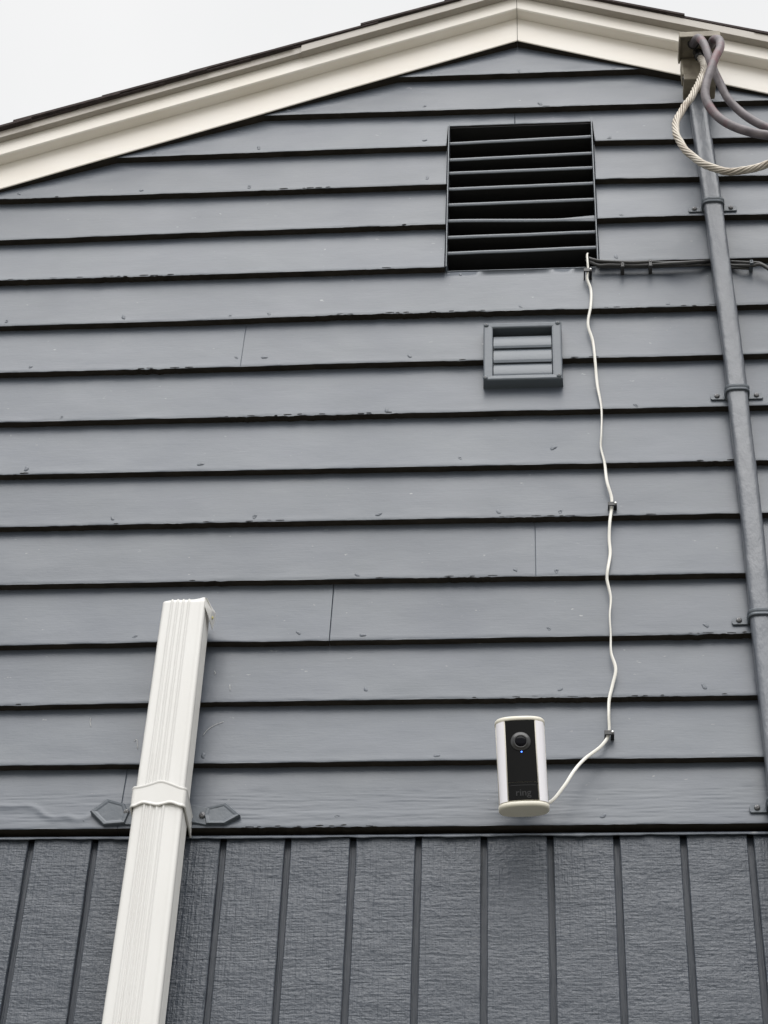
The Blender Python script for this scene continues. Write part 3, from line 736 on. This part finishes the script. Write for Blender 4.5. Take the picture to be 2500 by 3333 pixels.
# torn flap bent outward at the top right corner
A = lambda x, y, d: tuple(at(250+.3706*x, 1900+.3707*y, d))
fl = [A(1126, 124, -.0665), A(1146, 126, -.066), A(1182, 195, -.045), A(1222, 258, -.025), A(1214, 325, -.022), A(1192, 402, -.030), A(1168, 318, -.052), A(1150, 262, -.060), A(1128, 205, -.0675)]
ctr = np.mean(np.array(fl), 0)+np.array([.004, -.003, 0]); v = fl+[tuple(ctr)]; m = len(fl)
v += [(p[0]-.0008, p[1]+.0012, p[2]) for p in v]
f = [(i, (i+1) % m, m) for i in range(m)]+[((i+1) % m+m+1, i+m+1, 2*m+1) for i in range(m)]+[(i, i+m+1, (i+1) % m+m+1, (i+1) % m) for i in range(m)]
mesh('torn_flap', v, f, 'white', ds)
lathe('sealant_blob', 'rubber', ds, [(.0035, -.001), (.003, .001), (.001, .002)], tuple(np.array(A(1186, 297, -.044))), (.6, -.8, 0), 10)
# elbow at the foot
cx = (dx0+dx1)/2
tube('elbow', 'white', ds, catmull([(cx, -.04, .16), (cx, -.04, .11), (cx, -.07, .065), (cx, -.14, .05), (cx, -.26, .045)], .01), .041, 20, .68, sq=5)

# bracket: white strap round the downspout, grey arrow plates on the wall
A2 = lambda x, y: at(250+.3706*x, 1900+.3707*y, dy0-.003)
br = thing('downspout_bracket', 'white strap with grey arrow shaped plates clamping the downspout to the wall', 'bracket', ((dx0+dx1)/2, 0, A2(760, 1850)[2]))
zu = [(0, A2(515, 1782)[2]), (.2, A2(600, 1766)[2]), (.52, A2(765, 1722)[2]), (.7, A2(850, 1745)[2]), (1, A2(975, 1790)[2])]
zl_ = [(0, A2(492, 1962)[2]), (.17, A2(572, 1922)[2]), (.5, A2(725, 1950)[2]), (.78, A2(862, 1920)[2]), (1, A2(950, 1955)[2])]
def soft(u, tab):
    return float(np.mean([np.interp(min(1, max(0, u+d)), *zip(*tab)) for d in np.linspace(-.07, .07, 9)]))
path = []
b0, b1 = dx0-.0032, dx1+.0032; yb_ = dy0-.0030
for q in range(8): path.append((b0, .004+(yb_+.006-.004)*q/7, 0.0))
for q in range(5):
    a = math.pi+q*math.pi/8; path.append((b0+.006+.006*math.cos(a), yb_+.006+.006*math.sin(a), 0.0))
for q in range(1, 20): path.append((b0+.006+(b1-b0-.012)*q/20, yb_, q/20))
for q in range(5):
    a = math.pi*1.5+q*math.pi/8; path.append((b1-.006+.006*math.cos(a), yb_+.006+.006*math.sin(a), 1.0))
for q in range(8): path.append((b1, yb_+.006+(.004-yb_-.006)*q/7, 1.0))
v = []; npth = len(path)
for i, (x, y, u) in enumerate(path):
    t_ = np.array(path[min(i+1, npth-1)][:2])-np.array(path[max(i-1, 0)][:2]); t_ /= np.linalg.norm(t_); nx_, ny_ = t_[1], -t_[0]
    zt_, zb_ = soft(u, zu), soft(u, zl_)
    side = max(0.0, (y-yb_-.006)); zb_ -= side*.18; zt_ -= side*.18
    for (z, off) in ((zt_, -.0015), (zt_+.0003, .0006), (zt_-.0008, .0013), (zt_-.0026, .0012), (zt_-.0048, .0003), (zb_+.0048, .0003), (zb_+.0026, .0012), (zb_+.0008, .0013), (zb_-.0003, .0006), (zb_, -.0015)):
        v.append((x+nx_*off, y+ny_*off, z))
m = 10; f = [(a*m+j, a*m+(j+1) % m, (a+1)*m+(j+1) % m, (a+1)*m+j) for a in range(npth-1) for j in range(m)]+[tuple(range(m)), tuple(range((npth-1)*m, npth*m))]
o = mesh('strap', v, f, 'white', br, smooth=False); o['label'] = 'white strap with rolled scalloped edges'
def arrow(poly, scr, neck):
    yb2 = .002
    P = [on_board(250+.3706*x, 1900+.3707*y) for x, y in poly]; P = [(p[0], p[2]) for p in P]
    c_ = np.mean(np.array(P), 0)
    ins = [tuple(c_+(np.array(p)-c_)*.80) for p in P]; ins2 = [tuple(c_+(np.array(p)-c_)*.70) for p in P]
    n_ = len(P); v_ = [(p[0], .010, p[1]) for p in P]+[(p[0], -.0045, p[1]) for p in P]+[(c_[0]+(p[0]-c_[0])*.95, -.0065, c_[1]+(p[1]-c_[1])*.95) for p in P]
    v_ += [(p[0], -.0062, p[1]) for p in ins]+[(p[0], -.0054, p[1]) for p in ins2]
    f_ = [(r_*n_+i, r_*n_+(i+1) % n_, (r_+1)*n_+(i+1) % n_, (r_+1)*n_+i) for r_ in range(4) for i in range(n_)]+[tuple(range(4*n_, 5*n_))]
    o_ = mesh('arrow_plate', v_, f_, 'grey_metal', br)
    sub(o_, br)
    NP = [on_board(250+.3706*x, 1900+.3707*y) for x, y in neck]
    prism_xz('neck', 'grey_metal', o_, [(p[0], p[2]) for p in NP], -.0030, .009, .001)
    s_ = on_board(250+.3706*scr[0], 1900+.3707*scr[1]); screw(o_, (s_[0], -.0036, s_[2]), .0050)
arrow([(125, 2022), (275, 1922), (432, 1962), (462, 2040), (425, 2118), (240, 2132)], (443, 2025), [(430, 1958), (520, 1935), (520, 2125), (425, 2122)])
arrow([(1440, 2052), (1320, 1955), (1150, 1992), (1128, 2055), (1140, 2122), (1310, 2155)], (1107, 2052), [(1000, 1962), (1150, 1985), (1140, 2128), (985, 2098)])

# ------------------------------------------------------------------ service cable (flat painted sheath), its straps and the weatherhead
CX = [(1.72, 1.1445), (1.65, 1.145), (1.40, 1.154), (1.228, 1.1576), (.993, 1.1632), (.828, 1.1642), (.586, 1.166), (.35, 1.1652), (.197, 1.1657), (.068, 1.166), (-.6, 1.167), (-3.15, 1.17)]
cp = catmull([(x, -.0120, z+Z0) for z, x in CX[:-1]], .012)
cp = np.vstack([cp, [[1.168, -.012, Z0-1.5], [1.17, -.012, .05]]])
o = tube('service_riser', 'conduit', None, cp, .0182, 28, .68, rmod=lambda i, a: 1+.035*fbm(cp[i][2], math.cos(a), math.sin(a), 9)+.02*fbm(cp[i][2], math.cos(a)*3, math.sin(a)*3, 30), sq=3.2)
tag(o, 'thick grey painted service cable running up the wall beneath the weatherhead', 'service cable')
def riser_x(z): return float(np.interp(z-Z0, [q[0] for q in CX][::-1], [q[1] for q in CX][::-1]))
STR = [('grey pipe strap, topmost on the service cable, below the drooping wires', (2260, 687), (2378, 680), 2320, 660),
       ('grey pipe strap on the service cable level with the small exhaust vent', (2334, 1297), (2462, 1296), 2402, 1283),
       ('grey pipe strap cut by the right frame edge, between exhaust vent and camera heights', (2407, 2027), None, 0, 0),
       ('lowest grey pipe strap at the right frame edge, level with the camera base', (2470.6, 2637), None, 0, 0)]
for lab, tl, tr, _, _ in STR:
    p = on_board(*tl); z = p[2]; xc = riser_x(z); hw = .0182
    t = thing('pipe_strap', lab, 'pipe strap', (xc, 0, z), 'straps holding the service cable')
    yb = min(face_y(xc, z), .013); h0, h1 = z-.0062, z+.0090
    for s in (-1, 1):
        bm = bmesh.new()
        pts_ = [(xc+s*(hw+.0015), h0), (xc+s*(hw+.0265), h0), (xc+s*(hw+.0285), h0+.0025), (xc+s*(hw+.0285), h1-.0045), (xc+s*(hw+.0265), h1-.002), (xc+s*(hw+.0015), h1-.002)]
        a_ = [bm.verts.new((q[0], yb-.0045, q[1])) for q in pts_]; b_ = [bm.verts.new((q[0], yb+.002, q[1])) for q in pts_]
        bm.faces.new(a_); bm.faces.new(b_[::-1])
        for i in range(6): bm.faces.new((a_[i], b_[i], b_[(i+1) % 6], a_[(i+1) % 6]))
        bm_obj('tab', bm, 'grey_metal', t)
    v = []; cnt = 25
    for q in range(cnt):
        a = math.pi*q/(cnt-1); c_, s_ = math.cos(a), math.sin(a)
        bx = math.copysign(abs(c_)**.62, c_); by = abs(s_)**.62
        x, y = xc-bx*(hw+.0022), -.012-by*(.0124+.0022) if 0 < q < cnt-1 else yb-.002
        nx_, ny_ = -bx, -by if 0 < q < cnt-1 else 0
        prof = ((h0+.001, -.002), (h0+.001, .0012), (h0+.003, .0018), (h0+.0062, .0006), (h0+.0088, .0018), (h0+.0118, .0022), (h0+.0138, .0010), (h0+.0138, -.002))
        for zz, of in prof: v.append((x+nx_*of, y+ny_*of, zz))
    m = 8; f = [(a*m+j, a*m+(j+1) % m, (a+1)*m+(j+1) % m, (a+1)*m+j) for a in range(cnt-1) for j in range(m)]+[tuple(range(m)), tuple(range((cnt-1)*m, cnt*m))]
    mesh('band', v, f, 'grey_metal', t, smooth=False)
    for s in (-1, 1): screw(t, (xc+s*(hw+.0170), yb-.0047, z+.0015), .0047)

hb = at(2262, 205, -.05)
wh = thing('weatherhead', 'dirty tan metal weatherhead box under the right rake trim', 'weatherhead', (1.152, -.03, Z0+1.735))
hz = float(at(2206, 201, -.052)[2]); hx0 = at(2207, 201, -.052)[0]; hx1 = hx0+.083; hyf = -.118
v = [(x_, y_, z_) for x_ in (hx0+.0045, hx1-.0045) for y_, z_ in ((hyf+.0045, hz+.004), (hyf+.0045, hz+.011), (-.068, hz+.040), (-.0495, hz+.044), (-.0495, hz+.004))]
mesh('hood', v, [(0, 1, 2, 3, 4), (5, 6, 7, 8, 9)]+[(i, (i+1) % 5, (i+1) % 5+5, i+5) for i in range(5)], 'tan', wh)
bm = bmesh.new()
add_box(bm, hx0, hx1, hyf, hyf+.004, hz-.004, hz+.012, .001); add_box(bm, hx0, hx0+.004, hyf+.0042, -.0495, hz-.004, hz+.012, .001); add_box(bm, hx1-.004, hx1, hyf+.0042, -.0495, hz-.004, hz+.012, .001)
bm_obj('rim', bm, 'tan', wh)
bm = bmesh.new(); add_box(bm, hx0+.005, hx1-.005, -.060, -.0285, hz-.052, hz+.002, .003); bm_obj('clamp_body', bm, 'tan', wh)
bm = bmesh.new(); add_box(bm, hx0+.008, hx1-.010, -.0605, -.006, hz-.068, hz-.050, .002); bm_obj('clamp_throat', bm, 'tan', wh)
for s in (hx0+.010, hx1-.014): lathe('bolt', 'steel', wh, [(.0045, 0), (.0045, .006), (.0025, .0062), (.0025, .016)], (s, -.052, hz-.050), (0, 0, -1), 6, False)
A3 = lambda x, y, d: at(2150+.3616*x, 60+.3616*y, d)
holes = [A3(295, 232, -.094), A3(455, 240, -.094), A3(345, 330, -.072)]
for h in holes: lathe('bushing', 'black', wh, [(.0118, -.012), (.0118, .003), (.009, .004), (.008, -.004)], (h[0], h[1], hz+.004), (0, -.5, -.86), 18)

def service(name, label, spec, r):
    p = [A3(*q) for q in spec]
    p = [p[0]+np.array([0, .012, .016])]+p
    e_ = p[-1]; tg = (p[-1]-p[-2])/np.linalg.norm(p[-1]-p[-2]); p += [e_+tg*.06, e_+tg*.16+np.array([.02, -.02, .015]), e_+np.array([.5, -.18, .10]), e_+np.array([1.2, -.7, .34]), e_+np.array([2.6, -1.8, .9]), e_+np.array([5, -3.6, 1.8])]
    return p
PA = service('', '', [(292, 228, -.094), (338, 176, -.128), (392, 228, -.146), (430, 330, -.152), (472, 450, -.150), (530, 572, -.146), (605, 720, -.145), (720, 840, -.146), (850, 930, -.150), (975, 990, -.155)], .0085)
PB = service('', '', [(452, 238, -.094), (482, 190, -.128), (530, 196, -.158), (534, 270, -.176), (492, 355, -.186), (450, 470, -.190), (412, 590, -.190), (402, 690, -.190), (442, 795, -.190), (540, 905, -.192), (680, 982, -.196), (850, 1033, -.2), (975, 1053, -.205)], .0085)
lump = lambda i, a: 1+.02*math.sin(i*.35)+.015*math.sin(i*.13+1)
oA = tube('overhead_wire', 'service', None, catmull(PA, .008), .0083, 16, rmod=lump)
tag(oA, 'dark insulated overhead wire from the left hole of the weatherhead, passing behind its twin', 'wire', 'dark insulated overhead wires')
oB = tube('overhead_wire', 'service', None, catmull(PB, .008), .0086, 16, rmod=lump)
tag(oB, 'dark insulated overhead wire from the right hole of the weatherhead, crossing in front', 'wire', 'dark insulated overhead wires')
PN = service('', '', [(345, 335, -.074), (372, 375, -.095), (392, 440, -.115), (380, 500, -.130), (340, 590, -.145), (282, 700, -.158), (205, 810, -.166), (155, 895, -.172), (133, 970, -.178), (155, 1075, -.186),
                      (230, 1190, -.195), (350, 1288, -.205), (480, 1350, -.212), (620, 1378, -.218), (760, 1368, -.224), (880, 1338, -.228), (975, 1305, -.232)], .007)
cN = catmull(PN, .005); T, N, B = frames(cN)
nw = thing('bare_neutral_wire', 'bare twisted aluminium wire looping down from the weatherhead', 'wire', tuple(cN[0]))
d_ = np.concatenate([[0], np.cumsum(np.linalg.norm(np.diff(cN, axis=0), axis=1))])
for s in range(7):
    a0 = 2*math.pi*s/7
    pts_ = []
    for i in range(len(cN)):
        a = a0-d_[i]*62; rr = .0050+.0006*math.sin(d_[i]*40+s)
        pts_.append(cN[i]+rr*(N[i]*math.cos(a)+B[i]*math.sin(a)))
    tube('strand', 'alu', nw, np.array(pts_), .0024, 7)
tube('core_strand', 'alu', nw, cN, .0028, 6)
tape = [A3(340, 300, -.072), A3(338, 330, -.080), A3(352, 352, -.088)]
tube('tape_wrap', 'black', nw, catmull(tape, .004), .0088, 14)

# ------------------------------------------------------------------ black cables along the clapboard edge right of the louvre
A4 = lambda x, y, d: at(1850+.3918*x, 800+.3918*y, d)
K1 = [(150, 96, .03), (178, 106, -.004), (240, 124, -.006), (300, 130, -.005), (400, 134, -.005), (540, 138, -.007), (680, 134, -.007), (800, 141, -.005), (950, 139, -.003), (1100, 134, -.0), (1190, 131, .0035), (1345, 133, .0035), (1440, 137, -.003), (1520, 141, -.006), (1585, 143, -.006), (1625, 162, -.006), (1680, 192, -.006)]
K2 = [(150, 122, .03), (178, 131, .0), (250, 163, -.002), (330, 160, -.002), (450, 162, -.002), (600, 163, -.004), (750, 154, -.005), (950, 141, -.009), (1100, 131, -.006), (1190, 129, .003), (1270, 148, .004), (1345, 163, .0035), (1450, 164, -.002), (1545, 163, -.004), (1588, 152, -.008), (1640, 178, -.007), (1690, 212, -.006)]
K3 = [(150, 118, .032), (185, 126, .002), (250, 170, .002), (330, 175, .003), (460, 176, .003), (600, 176, .003), (750, 172, .003), (950, 166, .003), (1100, 160, .003), (1190, 158, .005), (1345, 180, .005), (1420, 184, .003), (1500, 188, .003)]
for K, lab, r, ext in ((K1, 'thin black cable along the clapboard edge beside the louvre, the upper run', .0031, True),
                       (K2, 'thin black cable sagging below its neighbour beside the louvre, the lower run', .0034, True),
                       (K3, 'short dark cable tucked in shade beneath the two black cable runs', .0028, False)):
    p = [A4(*q) for q in K]
    if ext: p += [p[-1]+np.array([.05, 0, -.05]), p[-1]+np.array([.06, 0, -.5])]
    o = tube('black_cable', 'black_cable', None, catmull(p, .006), r, 8); tag(o, lab, 'cable', 'black cables beside the louvre')
for lab, x, y, white in (('black clip on the lower black cable, nearest the louvre', 450, 166, 0), ('black clip around both black cables right of the louvre', 681, 150, 0), ('pale cable tie on the black cables right of the service cable', 1521, 141, 1)):
    p = A4(x, y, -.008); hh = .0052 if x != 681 else .0085
    if white: hh = .0045
    t = thing('cable_clip', lab, 'clip', tuple(p), 'clips on the black cables')
    bm = bmesh.new(); add_box(bm, p[0]-.0028, p[0]+.0028, -.0118, -.0105, p[2]-hh, p[2]+hh, .0005); add_box(bm, p[0]-.0033, p[0]+.0033, -.0104, .014, p[2]+hh-.002, p[2]+hh-.0002); add_box(bm, p[0]-.0033, p[0]+.0033, -.0104, .014, p[2]-hh+.0002, p[2]-hh+.002)
    bm_obj('loop', bm, 'grey_plain' if white else 'black_cable', t)
    lathe('nail', 'grey_plain' if white else 'steel', t, [(.0016, 0), (.0016, .001), (.001, .0015)], (p[0], -.0117, p[2]+hh*.4), seg=10)

# ------------------------------------------------------------------ wisps of cobweb caught on the boards by the downspout
for pl in ([(125, 1180), (118, 1215), (126, 1255)], [(505, 1385), (525, 1370), (535, 1450)], [(1110, 1335), (1150, 1285), (1210, 1245), (1290, 1215)], [(1210, 770), (1218, 785), (1212, 800)], [(1345, 890), (1348, 940)]):
    p = [on_board(250+.3706*x, 1900+.3707*y)+np.array([0, -.0012, 0]) for x, y in pl]
    tube('cobweb_strand', 'cobweb', house, catmull(p, .003), .00035, 5)
